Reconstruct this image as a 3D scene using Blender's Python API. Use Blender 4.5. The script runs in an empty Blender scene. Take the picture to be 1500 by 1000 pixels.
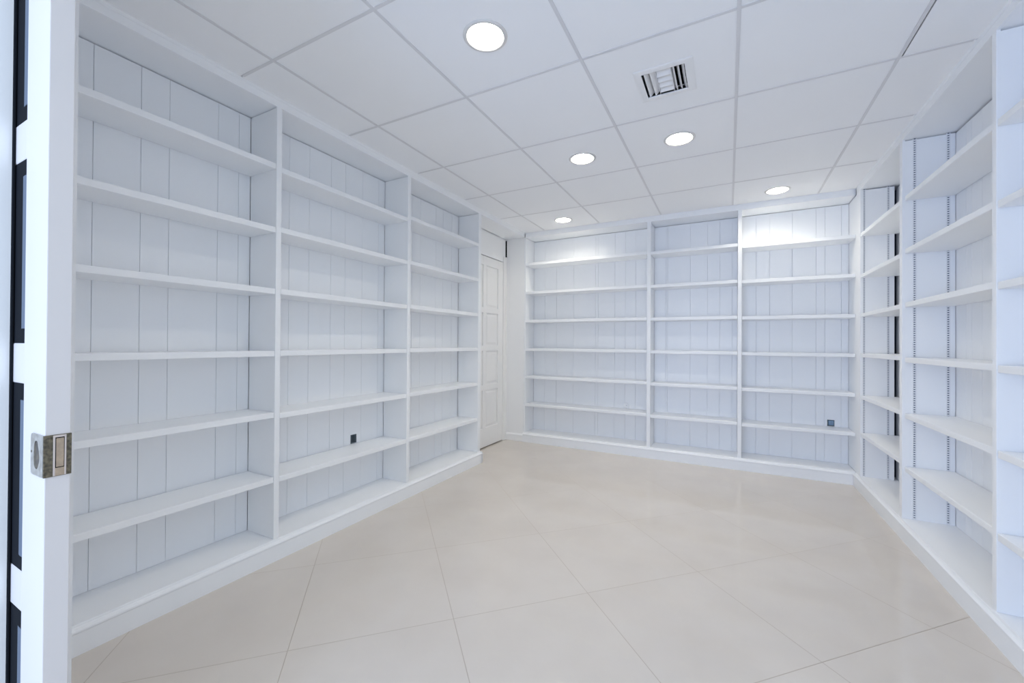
import bpy, bmesh, math
from mathutils import Matrix, Vector

S = bpy.context.scene
COL = S.collection

# ------------------------------------------------------------------ measures
H = 1.0874            # eye height
CZ = 2.3192           # ceiling
SZ = 2.2691           # soffit of the bookcases
XL, XR, YB, RB = -2.0046, 0.8828, 4.1095, -0.0078
D = 0.222             # bookcase depth
DECK = 0.104

# ------------------------------------------------------------------ materials
def mat(name, color, rough=0.5, metal=0.0, spec=0.5, emit=None, estr=0.0, bump=None, var=None):
    m = bpy.data.materials.new(name); m.use_nodes = True
    nt = m.node_tree; b = nt.nodes['Principled BSDF']
    b.inputs['Base Color'].default_value = (*color, 1)
    b.inputs['Roughness'].default_value = rough
    b.inputs['Metallic'].default_value = metal
    b.inputs['Specular IOR Level'].default_value = spec
    if emit:
        b.inputs['Emission Color'].default_value = (*emit, 1)
        b.inputs['Emission Strength'].default_value = estr
    tc = None
    if bump or var:
        tc = nt.nodes.new('ShaderNodeTexCoord')
    if bump:
        sc, st = bump
        n = nt.nodes.new('ShaderNodeTexNoise'); n.inputs['Scale'].default_value = sc
        n.inputs['Detail'].default_value = 3
        nt.links.new(tc.outputs['Object'], n.inputs['Vector'])
        bp = nt.nodes.new('ShaderNodeBump'); bp.inputs['Strength'].default_value = st
        bp.inputs['Distance'].default_value = 0.002
        nt.links.new(n.outputs['Fac'], bp.inputs['Height'])
        nt.links.new(bp.outputs['Normal'], b.inputs['Normal'])
    if var:
        sc, c2 = var
        n = nt.nodes.new('ShaderNodeTexNoise'); n.inputs['Scale'].default_value = sc
        n.inputs['Detail'].default_value = 4
        nt.links.new(tc.outputs['Object'], n.inputs['Vector'])
        mx = nt.nodes.new('ShaderNodeMix'); mx.data_type = 'RGBA'
        mx.inputs['A'].default_value = (*color, 1); mx.inputs['B'].default_value = (*c2, 1)
        rmp = nt.nodes.new('ShaderNodeMapRange')
        rmp.inputs['From Min'].default_value = 0.35; rmp.inputs['From Max'].default_value = 0.65
        nt.links.new(n.outputs['Fac'], rmp.inputs['Value'])
        nt.links.new(rmp.outputs['Result'], mx.inputs['Factor'])
        nt.links.new(mx.outputs['Result'], b.inputs['Base Color'])
    return m

M_CASE = mat('white_satin_paint', (0.885, 0.896, 0.912), 0.38, spec=0.4, bump=(55, 0.03), var=(1.3, (0.875, 0.886, 0.902)))
M_WALL = mat('white_wall_paint', (0.89, 0.89, 0.89), 0.6, spec=0.3, bump=(160, 0.06))
M_DOOR = mat('white_door_paint', (0.85, 0.845, 0.84), 0.42, spec=0.4, bump=(40, 0.03))
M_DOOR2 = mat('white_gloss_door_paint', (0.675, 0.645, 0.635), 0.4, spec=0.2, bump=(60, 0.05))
M_TILE = mat('ceiling_tile', (0.89, 0.897, 0.915), 0.85, spec=0.2, bump=(300, 0.08), var=(2.0, (0.88, 0.887, 0.905)))
M_BAR = mat('ceiling_grid_paint', (0.70, 0.70, 0.72), 0.5, spec=0.3, bump=(200, 0.02))
M_VOID = mat('dark_void', (0.015, 0.016, 0.018), 0.9, spec=0.1, bump=(30, 0.1))
M_CAVITY_SHADE = mat('dark_cavity_shade', (0.10, 0.12, 0.16), 0.85, spec=0.1, bump=(30, 0.2))
M_DARK_PANEL = mat('dark_panel', (0.010, 0.012, 0.016), 0.75, spec=0.05, bump=(20, 0.02))
M_SHADE_GREY = mat('grey_shade', (0.13, 0.16, 0.21), 0.7, spec=0.2, bump=(80, 0.05))
M_SLOT_SHADE = mat('black_slot_shade', (0.012, 0.014, 0.018), 0.95, spec=0.03, bump=(400, 0.4))
M_NICKEL = mat('worn_nickel', (0.62, 0.61, 0.58), 0.32, 0.9, bump=(90, 0.15), var=(60, (0.42, 0.40, 0.36)))
M_ANTIQUE = mat('tarnished_brass', (0.22, 0.19, 0.13), 0.45, 0.8, bump=(250, 0.5), var=(160, (0.10, 0.09, 0.07)))
M_CUP = mat('dark_pull_recess', (0.10, 0.09, 0.085), 0.5, 0.6, bump=(150, 0.2), var=(90, (0.18, 0.15, 0.11)))
M_BRASS = mat('pale_brass', (0.55, 0.43, 0.31), 0.38, 0.7, bump=(120, 0.15), var=(70, (0.42, 0.33, 0.25)))
M_TRIMMETAL = mat('polished_rim', (0.72, 0.63, 0.58), 0.3, 0.7, bump=(120, 0.05))
M_STEEL = mat('steel_hinge', (0.55, 0.56, 0.58), 0.4, 0.8, bump=(100, 0.05))
M_STRIP = mat('white_metal_strip', (0.80, 0.81, 0.83), 0.45, spec=0.4, bump=(120, 0.02))
M_SLOT = mat('dark_slot_steel', (0.13, 0.16, 0.22), 0.7, 0.2, bump=(60, 0.05))
M_BOX = mat('grey_steel_box', (0.24, 0.28, 0.30), 0.55, 0.3, bump=(60, 0.1))
M_DEVICE = mat('blue_grey_plastic', (0.20, 0.30, 0.42), 0.5, bump=(60, 0.05))
M_PLATE = mat('white_plastic', (0.86, 0.87, 0.88), 0.35, bump=(60, 0.01))
M_VENT = mat('white_vent_enamel', (0.84, 0.84, 0.85), 0.4, spec=0.4, bump=(80, 0.02))
M_RING = mat('white_trim_ring', (0.70, 0.69, 0.67), 0.45, bump=(80, 0.02))
M_REFL = mat('white_reflector', (0.88, 0.88, 0.88), 0.4, bump=(80, 0.01))
M_LENS = mat('lamp_lens', (1, 1, 1), 0.5, emit=(1.0, 0.945, 0.81), estr=146.0)

def floor_material():
    m = bpy.data.materials.new('polished_cream_tiles'); m.use_nodes = True
    nt = m.node_tree; N = nt.nodes; L = nt.links; b = N['Principled BSDF']
    tc = N.new('ShaderNodeTexCoord')
    mp = N.new('ShaderNodeMapping'); mp.vector_type = 'TEXTURE'
    # tile lattice: corner at (-0.957, 2.170), side 0.587, turned 45 degrees
    mp.inputs['Location'].default_value = (-0.957, 2.170, 0)
    mp.inputs['Rotation'].default_value = (0, 0, math.radians(45))
    mp.inputs['Scale'].default_value = (0.5873, 0.5873, 1)
    L.new(tc.outputs['Object'], mp.inputs['Vector'])
    sp = N.new('ShaderNodeSeparateXYZ'); L.new(mp.outputs['Vector'], sp.inputs['Vector'])
    def math_(op, a, b_=None):
        n = N.new('ShaderNodeMath'); n.operation = op
        for i, v in enumerate((a, b_)):
            if v is None: continue
            if isinstance(v, (int, float)): n.inputs[i].default_value = v
            else: L.new(v, n.inputs[i])
        return n.outputs[0]
    def edge(o):
        f = math_('FRACT', o)
        return math_('SUBTRACT', 0.5, math_('ABSOLUTE', math_('SUBTRACT', f, 0.5)))
    d = math_('MINIMUM', edge(sp.outputs['X']), edge(sp.outputs['Y']))
    grout = N.new('ShaderNodeMapRange'); grout.inputs['From Min'].default_value = 0.0016
    grout.inputs['From Max'].default_value = 0.0034
    grout.inputs['To Min'].default_value = 1; grout.inputs['To Max'].default_value = 0
    L.new(d, grout.inputs['Value'])
    # per tile tint
    cell = N.new('ShaderNodeCombineXYZ')
    L.new(math_('FLOOR', sp.outputs['X']), cell.inputs['X']); L.new(math_('FLOOR', sp.outputs['Y']), cell.inputs['Y'])
    wn = N.new('ShaderNodeTexWhiteNoise'); wn.noise_dimensions = '2D'; L.new(cell.outputs['Vector'], wn.inputs['Vector'])
    cloud = N.new('ShaderNodeTexNoise'); cloud.inputs['Scale'].default_value = 3.5; cloud.inputs['Detail'].default_value = 6
    L.new(tc.outputs['Object'], cloud.inputs['Vector'])
    t = math_('ADD', math_('MULTIPLY', wn.outputs['Value'], 0.12), math_('MULTIPLY', cloud.outputs['Fac'], 0.88))
    ramp = N.new('ShaderNodeValToRGB')
    ramp.color_ramp.elements[0].position = 0.3; ramp.color_ramp.elements[0].color = (*FLOOR_A, 1)
    ramp.color_ramp.elements[1].position = 0.7; ramp.color_ramp.elements[1].color = (*FLOOR_B, 1)
    L.new(t, ramp.inputs['Fac'])
    # a few scuffs with a shape of their own
    vo = N.new('ShaderNodeTexVoronoi'); vo.inputs['Scale'].default_value = 2.1; vo.feature = 'F1'
    L.new(tc.outputs['Object'], vo.inputs['Vector'])
    scuff = N.new('ShaderNodeMapRange'); scuff.inputs['From Min'].default_value = 0.02; scuff.inputs['From Max'].default_value = 0.045
    scuff.inputs['To Min'].default_value = 0.12; scuff.inputs['To Max'].default_value = 0.0
    L.new(vo.outputs['Distance'], scuff.inputs['Value'])
    m1 = N.new('ShaderNodeMix'); m1.data_type = 'RGBA'
    L.new(scuff.outputs['Result'], m1.inputs['Factor']); L.new(ramp.outputs['Color'], m1.inputs['A'])
    m1.inputs['B'].default_value = (0.42, 0.39, 0.36, 1)
    mx = N.new('ShaderNodeMix'); mx.data_type = 'RGBA'
    gf = math_('MULTIPLY', grout.outputs['Result'], 0.75)
    L.new(gf, mx.inputs['Factor']); L.new(m1.outputs['Result'], mx.inputs['A'])
    mx.inputs['B'].default_value = (0.36, 0.30, 0.24, 1)
    L.new(mx.outputs['Result'], b.inputs['Base Color'])
    rr = N.new('ShaderNodeMapRange'); rr.inputs['To Min'].default_value = 0.025; rr.inputs['To Max'].default_value = 0.7
    L.new(grout.outputs['Result'], rr.inputs['Value']); L.new(rr.outputs['Result'], b.inputs['Roughness'])
    b.inputs['Specular IOR Level'].default_value = 0.62
    bp = N.new('ShaderNodeBump'); bp.invert = True; bp.inputs['Strength'].default_value = 0.3; bp.inputs['Distance'].default_value = 0.001
    L.new(grout.outputs['Result'], bp.inputs['Height']); L.new(bp.outputs['Normal'], b.inputs['Normal'])
    return m
FLOOR_A = (0.632, 0.577, 0.522)
FLOOR_B = (0.676, 0.624, 0.570)
M_FLOOR = floor_material()

# ------------------------------------------------------------------ mesh helpers
class MB:
    """collects shapes into ONE mesh object"""
    def __init__(self): self.bm = bmesh.new()
    def box(self, x0, x1, y0, y1, z0, z1, bevel=0.0, mi=0):
        if x0 > x1: x0, x1 = x1, x0
        if y0 > y1: y0, y1 = y1, y0
        if z0 > z1: z0, z1 = z1, z0
        v = [self.bm.verts.new(p) for p in ((x0,y0,z0),(x1,y0,z0),(x1,y1,z0),(x0,y1,z0),(x0,y0,z1),(x1,y0,z1),(x1,y1,z1),(x0,y1,z1))]
        fs = [self.bm.faces.new([v[i] for i in q]) for q in ((0,3,2,1),(4,5,6,7),(0,1,5,4),(1,2,6,5),(2,3,7,6),(3,0,4,7))]
        for f in fs: f.material_index = mi
        if bevel:
            es = list({e for f in fs for e in f.edges})
            r = bmesh.ops.bevel(self.bm, geom=es, offset=bevel, segments=2, affect='EDGES', profile=0.5)
            for f in r['faces']: f.material_index = mi
        return self
    def prism(self, pts, fn, a, b, mi=0):
        """polygon pts (2-D) swept from a to b; fn(p, q, t) -> xyz"""
        A = [self.bm.verts.new(fn(p, q, a)) for p, q in pts]
        B = [self.bm.verts.new(fn(p, q, b)) for p, q in pts]
        n = len(pts); fs = []
        for i in range(n):
            fs.append(self.bm.faces.new((A[i], A[(i+1) % n], B[(i+1) % n], B[i])))
        fs.append(self.bm.faces.new(A)); fs.append(self.bm.faces.new(list(reversed(B))))
        for f in fs: f.material_index = mi
        return self
    def ring(self, outer, inner, fn, t0, t1, mi=0):
        """flat plate with a hole: two loops of equal length, t0..t1 thick"""
        n = len(outer)
        vs = [[self.bm.verts.new(fn(p, q, t)) for p, q in lp] for t in (t0, t1) for lp in (outer, inner)]
        o0, i0, o1, i1 = vs; fs = []
        for k in range(n):
            j = (k+1) % n
            fs += [self.bm.faces.new((o0[k], o0[j], i0[j], i0[k])), self.bm.faces.new((o1[k], i1[k], i1[j], o1[j])),
                   self.bm.faces.new((o0[k], o1[k], o1[j], o0[j])), self.bm.faces.new((i0[k], i0[j], i1[j], i1[k]))]
        for f in fs: f.material_index = mi
        return self
    def lathe(self, prof, c=(0, 0, 0), seg=48, close=False, mi=0, axis='z'):
        rings = []
        for r, z in prof:
            rings.append([self.bm.verts.new(
                (c[0]+r*math.cos(2*math.pi*k/seg), c[1]+r*math.sin(2*math.pi*k/seg), c[2]+z) if axis == 'z' else
                (c[0]+r*math.cos(2*math.pi*k/seg), c[1]+z, c[2]+r*math.sin(2*math.pi*k/seg))) for k in range(seg)])
        for a, b in zip(rings, rings[1:] + ([rings[0]] if close else [])):
            for k in range(seg):
                f = self.bm.faces.new((a[k], a[(k+1) % seg], b[(k+1) % seg], b[k])); f.material_index = mi; f.smooth = True
        return self
    def disc(self, r, c, seg=48, mi=0):
        f = self.bm.faces.new([self.bm.verts.new((c[0]+r*math.cos(2*math.pi*k/seg), c[1]+r*math.sin(2*math.pi*k/seg), c[2])) for k in range(seg)])
        f.material_index = mi
        return self
    def build(self, name, mats, parent=None, off=(0, 0, 0)):
        bmesh.ops.recalc_face_normals(self.bm, faces=self.bm.faces[:])
        if any(off):
            bmesh.ops.translate(self.bm, vec=Vector(off), verts=self.bm.verts[:])
        me = bpy.data.meshes.new(name); self.bm.to_mesh(me); self.bm.free()
        for m in (mats if isinstance(mats, (list, tuple)) else [mats]): me.materials.append(m)
        o = bpy.data.objects.new(name, me); COL.objects.link(o)
        if parent is not None: o.parent = parent
        return o

def thing(name, label, cat, loc=(0, 0, 0), rz=0.0, group=None):
    o = bpy.data.objects.new(name, None); COL.objects.link(o)
    o.empty_display_size = 0.1
    o.location = loc; o.rotation_euler = (0, 0, rz)
    o['label'] = label; o['category'] = cat
    if group: o['group'] = group
    return o
def struct(o, label=None, cat=None):
    o['kind'] = 'structure'
    if label: o['label'] = label
    if cat: o['category'] = cat
    return o

# ------------------------------------------------------------------ bookcases
# local frame of a bookcase: u along the run, d into the depth (0 = front), z up
PLINTH = [(0.0, 0.0), (-0.018, 0.0), (-0.018, 0.076), (-0.0205, 0.079), (-0.0215, 0.083), (-0.0205, 0.087), (-0.0165, 0.0895),
          (-0.0115, 0.0915), (-0.008, 0.0955), (-0.007, 0.100), (-0.005, DECK), (0.0, DECK)]
def case_maps(kind):
    if kind == 'left':  return lambda u, d, z: (-d, u, z)
    if kind == 'right': return lambda u, d, z: (d, u, z)
    return lambda u, d, z: (u, d, z)

def mbox(mb, f, u0, u1, d0, d1, z0, z1, bevel=0.0, mi=0):
    a = f(u0, d0, z0); b = f(u1, d1, z1)
    mb.box(a[0], b[0], a[1], b[1], a[2], b[2], bevel, mi)

def make_back(f, u0, u1, grooves, depth, parent, hole=None, gap=0.0045):
    """boarded back: planks with a narrow V groove between them"""
    mb = MB(); g = 0.0008
    cuts = [u0] + [c for c in sorted(grooves) if u0 + 0.01 < c < u1 - 0.01] + [u1]
    z0, z1 = DECK + 0.001, SZ - gap
    for a, b in zip(cuts, cuts[1:]):
        a2, b2 = a + (g if a != u0 else 0.0), b - (g if b != u1 else 0.0)
        if hole and a2 < hole[0] and hole[1] < b2:
            for q in ((a2, hole[0], z0, z1), (hole[1], b2, z0, z1), (hole[0], hole[1], z0, hole[2]), (hole[0], hole[1], hole[3], z1)):
                mbox(mb, f, q[0], q[1], depth, depth + 0.009, q[2], q[3])
        else:
            mbox(mb, f, a2, b2, depth, depth + 0.009, z0, z1, 0.0006)
    if hole:
        h = hole
        for q in ((u0, h[0], z0, z1), (h[1], u1, z0, z1), (h[0], h[1], z0, h[2]), (h[0], h[1], h[3], z1)):
            mbox(mb, f, q[0], q[1], depth + 0.009, depth + 0.012, q[2], q[3])
    else:
        mbox(mb, f, u0, u1, depth + 0.009, depth + 0.012, z0, z1)
    return mb.build('back_panel', M_CASE, parent)

def run_trim(f, u0, u1, top0, top1, parent, depth, plinth=(None, None)):
    p0 = u0 if plinth[0] is None else plinth[0]; p1 = u1 if plinth[1] is None else plinth[1]
    MB().prism(PLINTH, lambda p, q, t: f(t, p, q), p0, p1).build('plinth', M_CASE, parent)
    mb = MB(); mbox(mb, f, u0, u1, 0.0, depth + 0.012, DECK - 0.022, DECK, 0.001); mb.build('base_board', M_CASE, parent)
    mb = MB(); mbox(mb, f, top0, top1, 0.016, depth + 0.012, SZ, SZ + 0.018); mb.build('top_board', M_CASE, parent)
    mb = MB(); mbox(mb, f, top0, top1, 0.0, 0.016, SZ - 0.0005, CZ, 0.0012)
    mbox(mb, f, top0, top1, -0.0018, 0.0, CZ - 0.017, CZ, 0.0006); mb.build('cornice_trim', M_CASE, parent)

def upright(f, u0, u1, d1, parent, z0=DECK, d0=0.0, gap=0.0035):
    # full height at the front edge, a hair's breadth short of the top board behind it
    mb = MB(); mbox(mb, f, u0, u1, d0, d1, z0, SZ - gap, 0.0018); mbox(mb, f, u0 + 0.0008, u1 - 0.0008, d0 + 0.0006, d0 + 0.012, SZ - gap - 0.0008, SZ - 0.0003)
    mb.build('upright', M_CASE, parent)

def shelf(f, u0, u1, top, parent, d0=0.0015, t=0.0275, depth=D, ga=0.0015, gb=0.0015):
    mb = MB(); mbox(mb, f, u0 + ga, u1 - gb, d0, depth - 0.003, top - t, top, 0.0022); mb.build('shelf', M_CASE, parent)

# ---- left run
f = case_maps('left')
LC = thing('bookcase', 'long white built-in bookcase on the left wall, with a dark outlet hole', 'bookcase', (XL, 0, 0))
LU = [(0.375, 0.403), (1.270, 1.297), (2.225, 2.255), (3.157, 3.201)]
for a, b in LU: upright(f, a, b, D, LC)
run_trim(f, 0.375, 3.201, 0.375, 4.100, LC, D, plinth=(0.375, 3.206))
MB().prism([(p + 0.0, q) for p, q in PLINTH if True], lambda p, q, t: (-t, 3.2005 - p, q), -0.018, D).build('plinth_return', M_CASE, LC)
LZ = [[1.983, 1.664, 1.356, 1.0445, 0.738, 0.414], [1.974, 1.671, 1.358, 1.046, 0.7295, 0.410], [1.996, 1.677, 1.361, 1.049, 0.733, 0.4115]]
LG = [[0.53, 0.664, 0.814, 0.915, 1.114, 1.211], [1.40, 1.487, 1.614, 1.767, 1.876, 2.018, 2.165], [2.37, 2.52, 2.62, 2.82, 2.92, 3.05]]
LBOX = (1.931, 1.981, 0.4125, 0.472)
for i in range(3):
    a, b = LU[i][1], LU[i+1][0]
    for z in LZ[i]: shelf(f, a, b, z, LC)
    make_back(f, a + 0.0005, b - (0.004 if i == 2 else 0.0015), LG[i], D, LC, LBOX if i == 1 else None)

# ---- back run
f = case_maps('back')
BC = thing('bookcase', 'white built-in bookcase across the far wall, facing the camera, widest bay at its left end', 'bookcase', (0, YB, 0), RB)
BU = [(-2.020, -2.000), (-0.695, -0.661), (0.073, 0.104), (0.884, 0.906)]
for a, b in BU[:3]: upright(f, a, b, D, BC)
upright(f, BU[3][0], BU[3][1], D, BC, d0=-0.0215)
run_trim(f, -2.020, 0.884, -2.006, 0.884, BC, D, plinth=(-2.02, 0.884))
BZ = [[1.985, 1.666, 1.351, 1.036, 0.7305, 0.4235], [1.980, 1.660, 1.345, 1.0305, 0.7215, 0.414], [1.961, 1.6535, 1.337, 1.0255, 0.715, 0.407]]
BG = [[-1.86, -1.718, -1.515, -1.268, -1.238, -1.06, -0.95, -0.844], [-0.55, -0.535, -0.327, -0.177, -0.072, 0.03], [0.221, 0.326, 0.493, 0.663, 0.724, 0.835]]
BBOX = (0.741, 0.791, 0.4085, 0.462)
for i in range(3):
    a, b = BU[i][1], BU[i+1][0]
    for z in BZ[i]: shelf(f, a, b, z, BC)
    make_back(f, a + 0.001, b - 0.001, BG[i], D, BC, BBOX if i == 2 else None)

# ---- right run
f = case_maps('right')
RC = thing('bookcase', 'white built-in bookcase along the right wall with slotted metal strips on its side boards', 'bookcase', (XR, 0, 0))
RU = [(0.375, 0.403), (1.262, 1.292), (2.192, 2.221), (3.129, 3.169)]
for a, b in RU: upright(f, a, b, D, RC, gap=0.007)
upright(f, 3.976, 4.000, 0.197, RC, gap=0.007)
mb = MB(); mbox(mb, f, 4.000, 4.0805, 0.0, 0.022, DECK, SZ - 0.0015, 0.001); mb.build('corner_filler', M_CASE, RC)
run_trim(f, 0.375, 4.0805, 0.375, 4.0805, RC, D)
RZ = [[1.93, 1.63, 1.327, 1.018, 0.704, 0.397], [1.932, 1.629, 1.327, 1.018, 0.703, 0.398], [1.944, 1.642, 1.336, 1.022, 0.704, 0.401], [1.937, 1.627, 1.331, 1.031, 0.715, 0.4335]]
RR = [0.0015, 0.0015, 0.010, 0.0015]
RG = [[0.6, 0.8, 1.0], [1.45, 1.62, 1.8, 1.92, 2.08], [2.36, 2.52, 2.70, 2.862, 2.964, 3.019], [3.35, 3.5, 3.62, 3.8]]
RUU = RU + [(3.976, 4.0)]
for i in range(4):
    a, b = RUU[i][1], RUU[i+1][0]
    for z in RZ[i]: shelf(f, a, b, z, RC, RR[i], gb=0.006 if i == 2 else 0.004)
    make_back(f, a + 0.001, b - (0.002 if i < 3 else -0.059), RG[i], D, RC, gap=0.010)
def standard(y, d0, d1):
    """slotted steel pilaster strip screwed to a side board, slots every half inch"""
    z0, z1 = DECK + 0.004, SZ - 0.001
    p = 0.0127; s = 0.0056
    mb = MB()
    w = (d1 - d0 - 0.0084) / 2
    mbox(mb, f, y - 0.0035, y, d0, d0 + w, z0, z1); mbox(mb, f, y - 0.0035, y, d1 - w, d1, z0, z1)
    z = z0
    while z + p < z1:
        mbox(mb, f, y - 0.0035, y - 0.0012, d0 + w, d1 - w, z, z + p - s); z += p
    mbox(mb, f, y - 0.0010, y - 0.0002, d0 + w, d1 - w, z0, z1, mi=1)
    mb.build('shelf_standard', [M_STRIP, M_SLOT], RC)
standard(3.129, 0.0445, 0.0605); standard(3.129, 0.1835, 0.1995)
standard(3.976, 0.0145, 0.0305); standard(3.976, 0.1535, 0.1695)

# ------------------------------------------------------------------ setting
struct(MB().box(-2.6, 1.5, -1.6, 4.6, -0.08, 0.0).build('floor', M_FLOOR))

XW = -2.245          # face of the recess with the far door
DY0, DY1, DZ1 = 3.268, 4.046, 1.998
mb = MB().box(-2.42, -2.31, 0.12, 3.20, 0, 2.42)
mb.box(-2.42, XW, 3.20, DY0, 0, 2.268).box(-2.42, XW - 0.02, DY1, 4.13, 0, 2.268)
mb.box(-2.42, XW - 0.0355, DY0, DY1, 0, 2.42)
struct(mb.build('wall_left', M_WALL))
mb = MB().box(XW - 0.035, XW, 3.212, 4.103, DZ1 + 0.010, SZ - 0.002, 0.002)
struct(mb.build('trim_1', M_WALL))                               # flush board over the far door
mb = MB().box(-2.42, -2.2407, 4.150, 4.170, 2.061, 2.268)
mb.box(XW - 0.0345, XW - 0.0300, DY0, DY1, DZ1, DZ1 + 0.0105).box(XW - 0.0345, XW - 0.0290, DY0, DY1, 0.0005, 0.0125)
mb.build('gap_shade', M_VOID, bpy.data.objects['trim_1'])  # black strips stand in for the shade inside the gaps round the door

# far door: eight panels in two columns
dr = MB()
for a, b in ((DY0, 3.375), (3.625, 3.680), (3.935, DY1 - 0.003)): dr.box(XW - 0.033, XW + 0.003, a, b, 0.012, DZ1, 0.001)
ZR = [(0.012, 0.205), (0.602, 0.655), (1.012, 1.066), (1.410, 1.466), (1.905, DZ1)]
for a, b in ((3.375, 3.625), (3.680, 3.935)):
    for z0, z1 in ZR: dr.box(XW - 0.032, XW + 0.0026, a, b, z0, z1, 0.001)
door = struct(dr.build('door_1', M_DOOR))
for a, b in ((3.375, 3.625), (3.680, 3.935)):
    for (q, z0), (z1, w) in zip(ZR, ZR[1:]):
        pm = MB().box(XW - 0.030, XW - 0.010, a, b, z0, z1)
        m_ = 0.034
        # raised field with sloped margins
        bm = pm.bm
        o = [(a + 0.012, z0 + 0.012), (b - 0.012, z0 + 0.012), (b - 0.012, z1 - 0.012), (a + 0.012, z1 - 0.012)]
        n_ = [(a + m_, z0 + m_), (b - m_, z0 + m_), (b - m_, z1 - m_), (a + m_, z1 - m_)]
        vo = [bm.verts.new((XW - 0.0099, y, z)) for y, z in o]; vi = [bm.verts.new((XW - 0.001, y, z)) for y, z in n_]
        for k in range(4): bm.faces.new((vo[k], vo[(k+1) % 4], vi[(k+1) % 4], vi[k]))
        bm.faces.new(vi); bm.faces.new(list(reversed(vo)))
        pm.build('panel', M_DOOR, door)
for z in (1.775, 0.285):
    hm = MB().box(XW + 0.001, XW + 0.007, DY1 - 0.010, DY1 + 0.012, z - 0.038, z + 0.038, 0.001)
    hm.lathe([(0.0055, -0.04), (0.0055, 0.04)], (XW + 0.008, DY1 + 0.001, z), 16)
    hm.build('hinge', M_DOOR, door)
cs = MB().box(XW - 0.02, XW + 0.006, DY1 + 0.003, 4.127, 0, 2.068, 0.002)
cs.box(XW - 0.02, XW + 0.012, 4.095, 4.127, 0, 2.068, 0.004)
cs.build('casing', M_DOOR, door)
cs = MB().box(XW - 0.001, XW + 0.008, 3.207, DY0 - 0.003, 0, 2.0, 0.002); cs.build('casing', M_DOOR, door)

# back wall with the boxed-out piece beside the door
mb = MB().box(-2.42, -2.021, 4.1265, 4.38, 0, 2.06).box(-2.2405, -2.021, 4.1265, 4.38, 2.06, 2.2685).box(-2.42, -2.021, 4.1265, 4.38, 2.2685, 2.42).box(-2.021, 1.30, 4.372, 4.50, 0, 2.42)
struct(mb.build('wall_back', M_WALL))
bb = MB().prism([(0, 0), (-0.013, 0), (-0.013, 0.066), (-0.010, 0.074), (-0.004, 0.080), (-0.002, 0.086), (0, 0.086)],
                lambda p, q, t: (t, 4.1265 + p, q), XW + 0.006, -2.019)
struct(bb.build('baseboard_back', M_WALL))
mb = MB().box(1.155, 1.27, 0.12, 4.38, 0, 2.42)
struct(mb.build('wall_right', M_WALL))
# cavity behind the bookcase end board, its shade put in as dark lining colour
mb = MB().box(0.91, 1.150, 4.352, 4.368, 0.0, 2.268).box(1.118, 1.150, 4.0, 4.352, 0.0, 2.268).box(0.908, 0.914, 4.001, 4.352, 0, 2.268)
struct(mb.build('cavity_shade_lining', M_CAVITY_SHADE))

# front wall: doorway the photograph is taken from, with a slot for the sliding door
JX = -1.3665
OPX = 0.86
mb = MB().box(-2.42, JX, 0.125, 0.2805, 0, 2.42).box(-2.42, -1.335, 0.335, 0.372, 0, 2.42)
mb.box(OPX, 1.27, 0.125, 0.372, 0, 2.42).box(JX, OPX, 0.125, 0.264, 2.06, 2.42).box(-1.34, OPX, 0.335, 0.372, 2.06, 2.42)
struct(mb.build('wall_front', M_WALL))
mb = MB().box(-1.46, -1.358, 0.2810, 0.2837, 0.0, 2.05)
struct(mb.build('slot_shade', M_SLOT_SHADE))  # black strip put in for the shade inside the door slot

# ---- sliding door in the foreground (front face y = .284, leading edge x = -1.163)
DXE, DYF, DYB = -1.163, 0.284, 0.3195
p2 = MB()
p2.box(DXE - 0.125, DXE, DYF, DYB, 0.012, 2.03, 0.0015)
door2 = struct(p2.build('door_2', M_DOOR2))
MB().box(-2.05, -1.93, DYF, DYB, 0.012, 2.03, 0.0015).build('stile', M_DOOR2, door2)
R2 = [(0.012, 0.145), (0.527, 0.611), (0.998, 1.083), (1.466, 1.549), (1.93, 2.03)]
for a, b in R2: MB().box(-1.93, DXE - 0.125, DYF + 0.0005, DYB - 0.0005, a, b, 0.003).build('rail', M_DOOR2, door2)
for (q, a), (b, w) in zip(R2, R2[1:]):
    MB().box(-1.93, DXE - 0.1252, DYF + 0.0012, DYB - 0.010, a, b).build('panel', M_DARK_PANEL, door2)  # whole panel in one matt near-black colour
    # grey bead standing in for the shade gradient beside the stile
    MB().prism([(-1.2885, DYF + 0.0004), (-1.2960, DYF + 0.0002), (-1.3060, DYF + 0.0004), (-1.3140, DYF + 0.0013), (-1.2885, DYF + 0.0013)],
               lambda p, q, t: (p, q, t), a + 0.030, b - 0.034).build('shade_strip', M_SHADE_GREY, door2)

# lock set wrapped round the leading edge
LZ0, LZ1 = 0.8235, 0.9045
zc = (LZ0 + LZ1) / 2
lock = MB()
outer, inner = [], []
cx0, hx, hz = (-1.232 + DXE) / 2, (DXE + 1.232) / 2, (LZ1 - LZ0) / 2
for k in range(48):
    a = 2 * math.pi * k / 48; ca, sa = math.cos(a), math.sin(a)
    e = (abs(ca) ** 12 + abs(sa) ** 12) ** (-1 / 12)              # nearly square, softly rounded corners
    outer.append((cx0 + hx * ca * e, zc + hz * sa * e))
    rx = 0.0150 if ca < 0 else 0.0095 + 0.0065 * max(0.0, math.cos((a if a < math.pi else a - 2 * math.pi) * 1.6 + 0.25)) ** 2
    e2 = (abs(ca) ** 3 + abs(sa) ** 3) ** (-1 / 3)
    inner.append((-1.1990 + rx * ca * e2, zc + 0.0275 * sa * e2))
lock.ring(outer, inner, lambda p, q, t: (p, t, q), DYF - 0.0022, DYF + 0.0005)
lk = lock.build('lock_face_plate', M_NICKEL, door2)
cup = MB(); cup.prism(inner, lambda p, q, t: (p, t, q), DYF - 0.0004, DYF + 0.0006); cup.build('finger_pull', M_CUP, lk)
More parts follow.
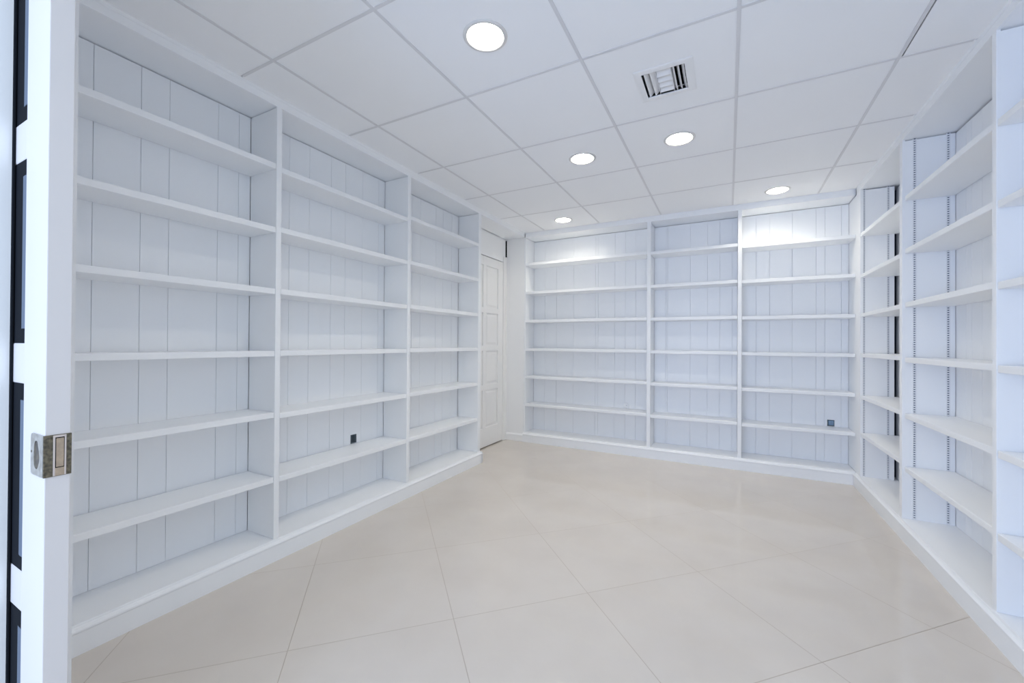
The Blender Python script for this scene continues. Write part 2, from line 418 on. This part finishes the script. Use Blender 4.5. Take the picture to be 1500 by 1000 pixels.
sc_ = MB(); sc_.lathe([(0.0, -0.0008), (0.0022, -0.0006), (0.0026, 0.0)], (-1.2275, DYF - 0.0022, zc + 0.004), 16, axis='y'); sc_.build('screw', M_ANTIQUE, lk)
ed = MB().box(DXE - 0.002, DXE + 0.0022, DYF - 0.0022, DYB + 0.0008, LZ0, LZ1, 0.0005)
edo = ed.build('lock_edge_plate', M_ANTIQUE, door2)
rim = MB()
y0, y1 = 0.2945, 0.3125
for q in ((y0, y0 + 0.0028, LZ0 + .001, LZ1 - .001), (y1 - 0.0024, y1, LZ0 + .001, LZ1 - .001), (y0 + 0.0028, y1 - 0.0024, LZ1 - 0.0050, LZ1 - .001)):
    rim.box(DXE + 0.0015, DXE + 0.0036, *q, bevel=0.0004)
rim.build('rim', M_TRIMMETAL, edo)
MB().box(DXE + 0.0015, DXE + 0.0034, y0 + 0.0028, y1 - 0.0024, LZ0 + 0.001, LZ0 + 0.0165, 0.0004).build('rim_foot', M_BRASS, edo)
pt = MB().box(DXE + 0.001, DXE + 0.0031, y0 + 0.0042, y1 - 0.0032, LZ0 + 0.018, LZ1 - 0.0070, 0.0004); pt.build('edge_pull', M_BRASS, edo)
pt = MB().box(DXE + 0.001, DXE + 0.0026, y0 + 0.0026, y1 - 0.0022, LZ0 + 0.0160, LZ1 - 0.0045); pt.build('pull_recess', M_VOID, edo)

# ------------------------------------------------------------------ ceiling
LAMPS = [(-0.866, 1.402, 'round recessed ceiling downlight nearest the camera, largest in view at the top'),
         (-0.860, 2.627, 'round recessed ceiling downlight in the middle, left of the one below the air vent'),
         (-0.262, 2.634, 'round recessed ceiling downlight just behind the square air vent'),
         (0.344, 3.866, 'round recessed ceiling downlight over the right bay of the far bookcase'),
         (-1.454, 3.844, 'small round recessed ceiling downlight in the far left corner near the white door')]
GX = [-1.7638, -1.1623, -0.5672, 0.0322, 0.6414]
GY = [1.0974 + 0.6096 * j for j in range(-1, 5)]
VX0, VX1, VY0, VY1 = -0.356, -0.173, 1.932, 2.124            # air register opening
xs = [-2.30] + GX + [1.12]; ys = [0.20] + GY + [4.38]
g = 0.003
mb = MB()
for i, (a, b) in enumerate(zip(xs, xs[1:])):
    for j, (c, d) in enumerate(zip(ys, ys[1:])):
        a2, b2, c2, d2 = a + g, b - g, c + g, d - g
        if i == 5 and d < 2.35: a2 = a + 0.0135                 # this border tile is cut short and leaves a dark gap
        lamp = [(x, y) for x, y, _ in LAMPS if a < x < b and c < y < d]
        if lamp:
            lx, ly = lamp[0]; n = 64; out = []
            for k in range(n):                                  # square outline walked by angle, round hole for the can
                t = 2 * math.pi * (k + 0.5) / n; cx, cy = math.cos(t), math.sin(t)
                q = min(((b2 - lx) if cx > 0 else (a2 - lx)) / cx, ((d2 - ly) if cy > 0 else (c2 - ly)) / cy)
                out.append((lx + cx * q, ly + cy * q))
            for px, py in ((a2, c2), (b2, c2), (b2, d2), (a2, d2)):
                k = min(range(n), key=lambda i: (out[i][0] - px) ** 2 + (out[i][1] - py) ** 2); out[k] = (px, py)
            inn = [(lx + 0.076 * math.cos(2 * math.pi * (k + 0.5) / n), ly + 0.076 * math.sin(2 * math.pi * (k + 0.5) / n)) for k in range(n)]
            mb.ring(out, inn, lambda p, q, t: (p, q, t), CZ, CZ + 0.015)
        elif a < VX0 < b and c < VY0 < d:
            for q in ((a2, VX0, c2, d2), (VX1, b2, c2, d2), (VX0, VX1, c2, VY0), (VX0, VX1, VY1, d2)):
                mb.box(q[0], q[1], q[2], q[3], CZ, CZ + 0.015)
        else:
            mb.box(a2, b2, c2, d2, CZ, CZ + 0.015)
mb.box(-2.42, 1.27, 0.12, 4.50, 2.42, 2.5, mi=1)
ceil = struct(mb.build('ceiling', [M_TILE, M_VOID]))
xa, xb, ya, yb = XL + 0.012, XR - 0.012, 0.38, YB - 0.018
w = 0.0068
for x in GX: MB().box(x - w, x + w, ya, yb - 0.008, CZ - 0.0035, CZ - 0.0002, 0.0006).build('grid_bar', M_BAR, ceil)
for y in GY:
    for a, b in zip([xa] + [x + w for x in GX], [x - w for x in GX] + [xb]):
        MB().box(a, b, y - w, y + w, CZ - 0.0022, CZ - 0.0002, 0.0006).build('grid_bar', M_BAR, ceil)

# ------------------------------------------------------------------ downlights
CAN = 0.040
for x, y, lab in LAMPS:
    t = thing('ceiling_downlight', lab, 'ceiling light', (x, y, CZ), 0, 'recessed downlights in the ceiling')
    MB().lathe([(0.0716, -0.0008), (0.0728, -0.0045), (0.077, -0.0062), (0.084, -0.0052), (0.0885, -0.0022), (0.0892, -0.0002)], seg=64).build('trim_ring', M_RING, t)
    MB().lathe([(0.0718, -0.0008), (0.0710, 0.004), (0.0685, 0.016), (0.0655, 0.032), (0.0635, CAN), (0.0650, CAN + 0.003), (0.0765, 0.004), (0.0765, 0.0005)], seg=64).build('reflector', M_REFL, t)
    MB().disc(0.0633, (0, 0, CAN - 0.002), 64).build('lens', M_LENS, t)

# ------------------------------------------------------------------ air register
VC = ((-0.388 - 0.137) / 2, (1.899 + 2.155) / 2)
av = thing('air_vent', 'square white ceiling air vent with angled metal louvers', 'air vent', (VC[0], VC[1], CZ))
vx0, vx1, vy0, vy1 = VX0 - VC[0], VX1 - VC[0], VY0 - VC[1], VY1 - VC[1]
fw = 0.1265
mb = MB()
def rect_ring(x0, x1, y0, y1): return [(x0, y0), (x1, y0), (x1, y1), (x0, y1)]
loops = [(rect_ring(-fw, fw, -fw, fw), -0.0003), (rect_ring(-fw, fw, -fw, fw), -0.003), (rect_ring(-fw + 0.008, fw - 0.008, -fw + 0.008, fw - 0.008), -0.0045),
         (rect_ring(vx0 - 0.004, vx1 + 0.004, vy0 - 0.004, vy1 + 0.004), -0.005), (rect_ring(vx0, vx1, vy0, vy1), -0.0035), (rect_ring(vx0, vx1, vy0, vy1), 0.02)]
vr = [[mb.bm.verts.new((p, q, z)) for p, q in lp] for lp, z in loops]
for a, b in zip(vr, vr[1:]):
    for k in range(4): mb.bm.faces.new((a[k], a[(k+1) % 4], b[(k+1) % 4], b[k]))
mb.build('frame', M_VENT, av)
mb = MB()
x0, x1, y0, y1 = vx0 - 0.001, vx1 + 0.001, vy0 - 0.001, vy1 + 0.001
mb.box(x0 - 0.004, x0, y0, y1, 0.016, 0.09).box(x1, x1 + 0.004, y0, y1, 0.016, 0.09).box(x0, x1, y0 - 0.004, y0, 0.016, 0.09).box(x0, x1, y1, y1 + 0.004, 0.016, 0.09).box(x0, x1, y0, y1, 0.088, 0.092)
mb.build('duct', M_VOID, av)
def blade(along, c, r0, r1, sign, hgt=0.030, sweep=0.020):
    """curved louver: arc section, hollow side towards sign"""
    pts = []
    n = 7
    for k in range(n + 1):
        a = k / n; pts.append((c + sign * sweep * a ** 2, -0.003 + hgt * (1 - a) + 0.0))
    back = [(p - sign * 0.0014, q + 0.0006) for p, q in reversed(pts)]
    fn = (lambda p, q, t: (p, t, q)) if along == 'y' else (lambda p, q, t: (t, p, q))
    MB().prism(pts + back, fn, r0, r1).build('louver_blade', M_VENT, av)
xm0, xm1 = vx0 + 0.062, vx1 - 0.058
for c in (vx0 + 0.030, vx0 + 0.056): blade('y', c, vy0 + 0.002, vy1 - 0.002, -1)
for c in (vx1 - 0.056, vx1 - 0.036, vx1 - 0.016): blade('y', c, vy0 + 0.002, vy1 - 0.002, 1, sweep=0.013)
for c in (vy0 + 0.020, vy0 + 0.062, vy0 + 0.104, vy0 + 0.146): blade('x', c, xm0, xm1 - 0.002, 1, hgt=0.026, sweep=0.028)
for xx in (xm0 - 0.002, xm1 - 0.002): MB().box(xx, xx + 0.0015, vy0 + 0.001, vy1 - 0.001, -0.006, 0.03).build('divider', M_VENT, av)

# ------------------------------------------------------------------ outlet boxes
# dark open box low in the left bookcase
dep = 0.038
u0, u1, z0, z1 = LBOX
t = thing('outlet_box', 'small dark open outlet box low in the middle bay of the left bookcase', 'outlet box', (XL - D, (u0 + u1) / 2, z0 + 0.001))
hw, hh = (u1 - u0) / 2 - 0.0005, z1 - z0 - 0.001
e = 0.0015
mb = MB().box(-dep, 0.001, -hw, -hw + e, 0, hh).box(-dep, 0.001, hw - e, hw, 0, hh).box(-dep, 0.001, -hw + e, hw - e, 0, e).box(-dep, 0.001, -hw + e, hw - e, hh - e, hh).box(-dep, -dep + e, -hw + e, hw - e, e, hh - e)
mb.build('box_shell', M_BOX, t)
MB().box(-dep + e, -dep + 0.006, -hw + 0.004, -hw + 0.014, 0.006, 0.020, 0.001).build('cable_clamp', M_BOX, t)
# box with a receptacle in the far bookcase
u0, u1, z0, z1 = BBOX
bp = Matrix.Rotation(RB, 4, 'Z') @ Vector(((u0 + u1) / 2, D, 0))
t = thing('outlet_box', 'small blue-grey outlet box low in the right bay of the far bookcase', 'outlet box', (bp.x, YB + bp.y, z0 + 0.001), RB)
hw, hh, dep = (u1 - u0) / 2 - 0.0005, z1 - z0 - 0.001, 0.028
mb = MB().box(-hw, -hw + e, -0.001, dep, 0, hh).box(hw - e, hw, -0.001, dep, 0, hh).box(-hw + e, hw - e, -0.001, dep, 0, e).box(-hw + e, hw - e, -0.001, dep, hh - e, hh).box(-hw + e, hw - e, dep - e, dep, e, hh - e)
mb.build('box_shell', M_BOX, t)
rc = MB().box(-hw + 0.009, hw - 0.0025, 0.004, 0.022, 0.006, hh - 0.006, 0.002).build('receptacle', M_DEVICE, t)
MB().box(0.004, 0.006, 0.0036, 0.0046, 0.022, 0.030).build('slot', M_BOX, rc)
MB().box(0.012, 0.014, 0.0036, 0.0046, 0.022, 0.030).build('slot', M_BOX, rc)
# round white plate
bp = Matrix.Rotation(RB, 4, 'Z') @ Vector((-0.935, D, 0))
t = thing('cable_plate', 'small round white cable plate low on the back of the far bookcase, left bay', 'wall plate', (bp.x, YB + bp.y, 0.452), RB)
MB().lathe([(0.007, -0.0045), (0.009, -0.005), (0.026, -0.004), (0.030, -0.001), (0.030, 0.0)], seg=32, axis='y').build('plate', M_PLATE, t)
MB().lathe([(0.0001, -0.003), (0.0072, -0.003), (0.0072, -0.0045)], seg=24, axis='y').build('cable_hole', M_BAR, t)

# ------------------------------------------------------------------ light
WORLD_COL, WORLD_STR = (0.724, 0.85, 1.0), 1.66
wd = bpy.data.worlds.new('World'); S.world = wd; wd.use_nodes = True
bg = wd.node_tree.nodes['Background']
bg.inputs['Color'].default_value = (*WORLD_COL, 1); bg.inputs['Strength'].default_value = WORLD_STR
# portal over the doorway so the daylight is sampled through it
ld = bpy.data.lights.new('doorway_daylight', 'AREA'); ld.shape = 'RECTANGLE'
ld.size = OPX - JX; ld.size_y = 2.06
try: ld.cycles.is_portal = True
except Exception: pass
lo = bpy.data.objects.new('doorway_daylight', ld); COL.objects.link(lo)
lo.location = ((OPX + JX) / 2, 0.10, 1.03); lo.rotation_euler = (math.radians(90), 0, 0)   # faces into the room (+y)
lo.rotation_euler = Vector((0, 1, 0)).to_track_quat('-Z', 'Z').to_euler()

# a window of the hall behind the camera
HW = bpy.data.lights.new('hall_window', 'AREA'); HW.shape = 'RECTANGLE'; HW.size, HW.size_y = 1.3, 1.5
HW.color = (0.41, 0.57, 1.0); HW.energy = 43.5
hw_ = bpy.data.objects.new('hall_window', HW); COL.objects.link(hw_)
hw_.location = (-0.9, -2.2, 1.0); hw_.rotation_euler = (Vector((0.9, 2.9, 1.0)) - Vector((-0.9, -2.2, 1.0))).to_track_quat('-Z', 'Z').to_euler()

# ------------------------------------------------------------------ camera
yaw, pitch, roll, F = -0.4838, 0.0054, 0.0060, 602.66
fwd = Vector((math.sin(yaw) * math.cos(pitch), math.cos(yaw) * math.cos(pitch), math.sin(pitch)))
right = Vector((math.cos(yaw), -math.sin(yaw), 0)); up = right.cross(fwd)
r2 = right * math.cos(roll) + up * math.sin(roll); u2 = -right * math.sin(roll) + up * math.cos(roll)
cd = bpy.data.cameras.new('camera'); co = bpy.data.objects.new('camera', cd); COL.objects.link(co)
mw = Matrix.Identity(4)
for i in range(3):
    mw[i][0], mw[i][1], mw[i][2] = r2[i], u2[i], -fwd[i]
mw[0][3], mw[1][3], mw[2][3] = 0, 0, H
co.matrix_world = mw
cd.sensor_fit = 'HORIZONTAL'; cd.sensor_width = 36; cd.lens = F / 1500 * 36
cd.clip_start = 0.01; cd.clip_end = 100
S.camera = co

S.view_settings.view_transform = 'Standard'; S.view_settings.look = 'None'
S.view_settings.exposure = 0.02; S.view_settings.gamma = 1.0; S.view_settings.use_curve_mapping = False
S.cycles.max_bounces = 24; S.cycles.diffuse_bounces = 16; S.cycles.glossy_bounces = 6
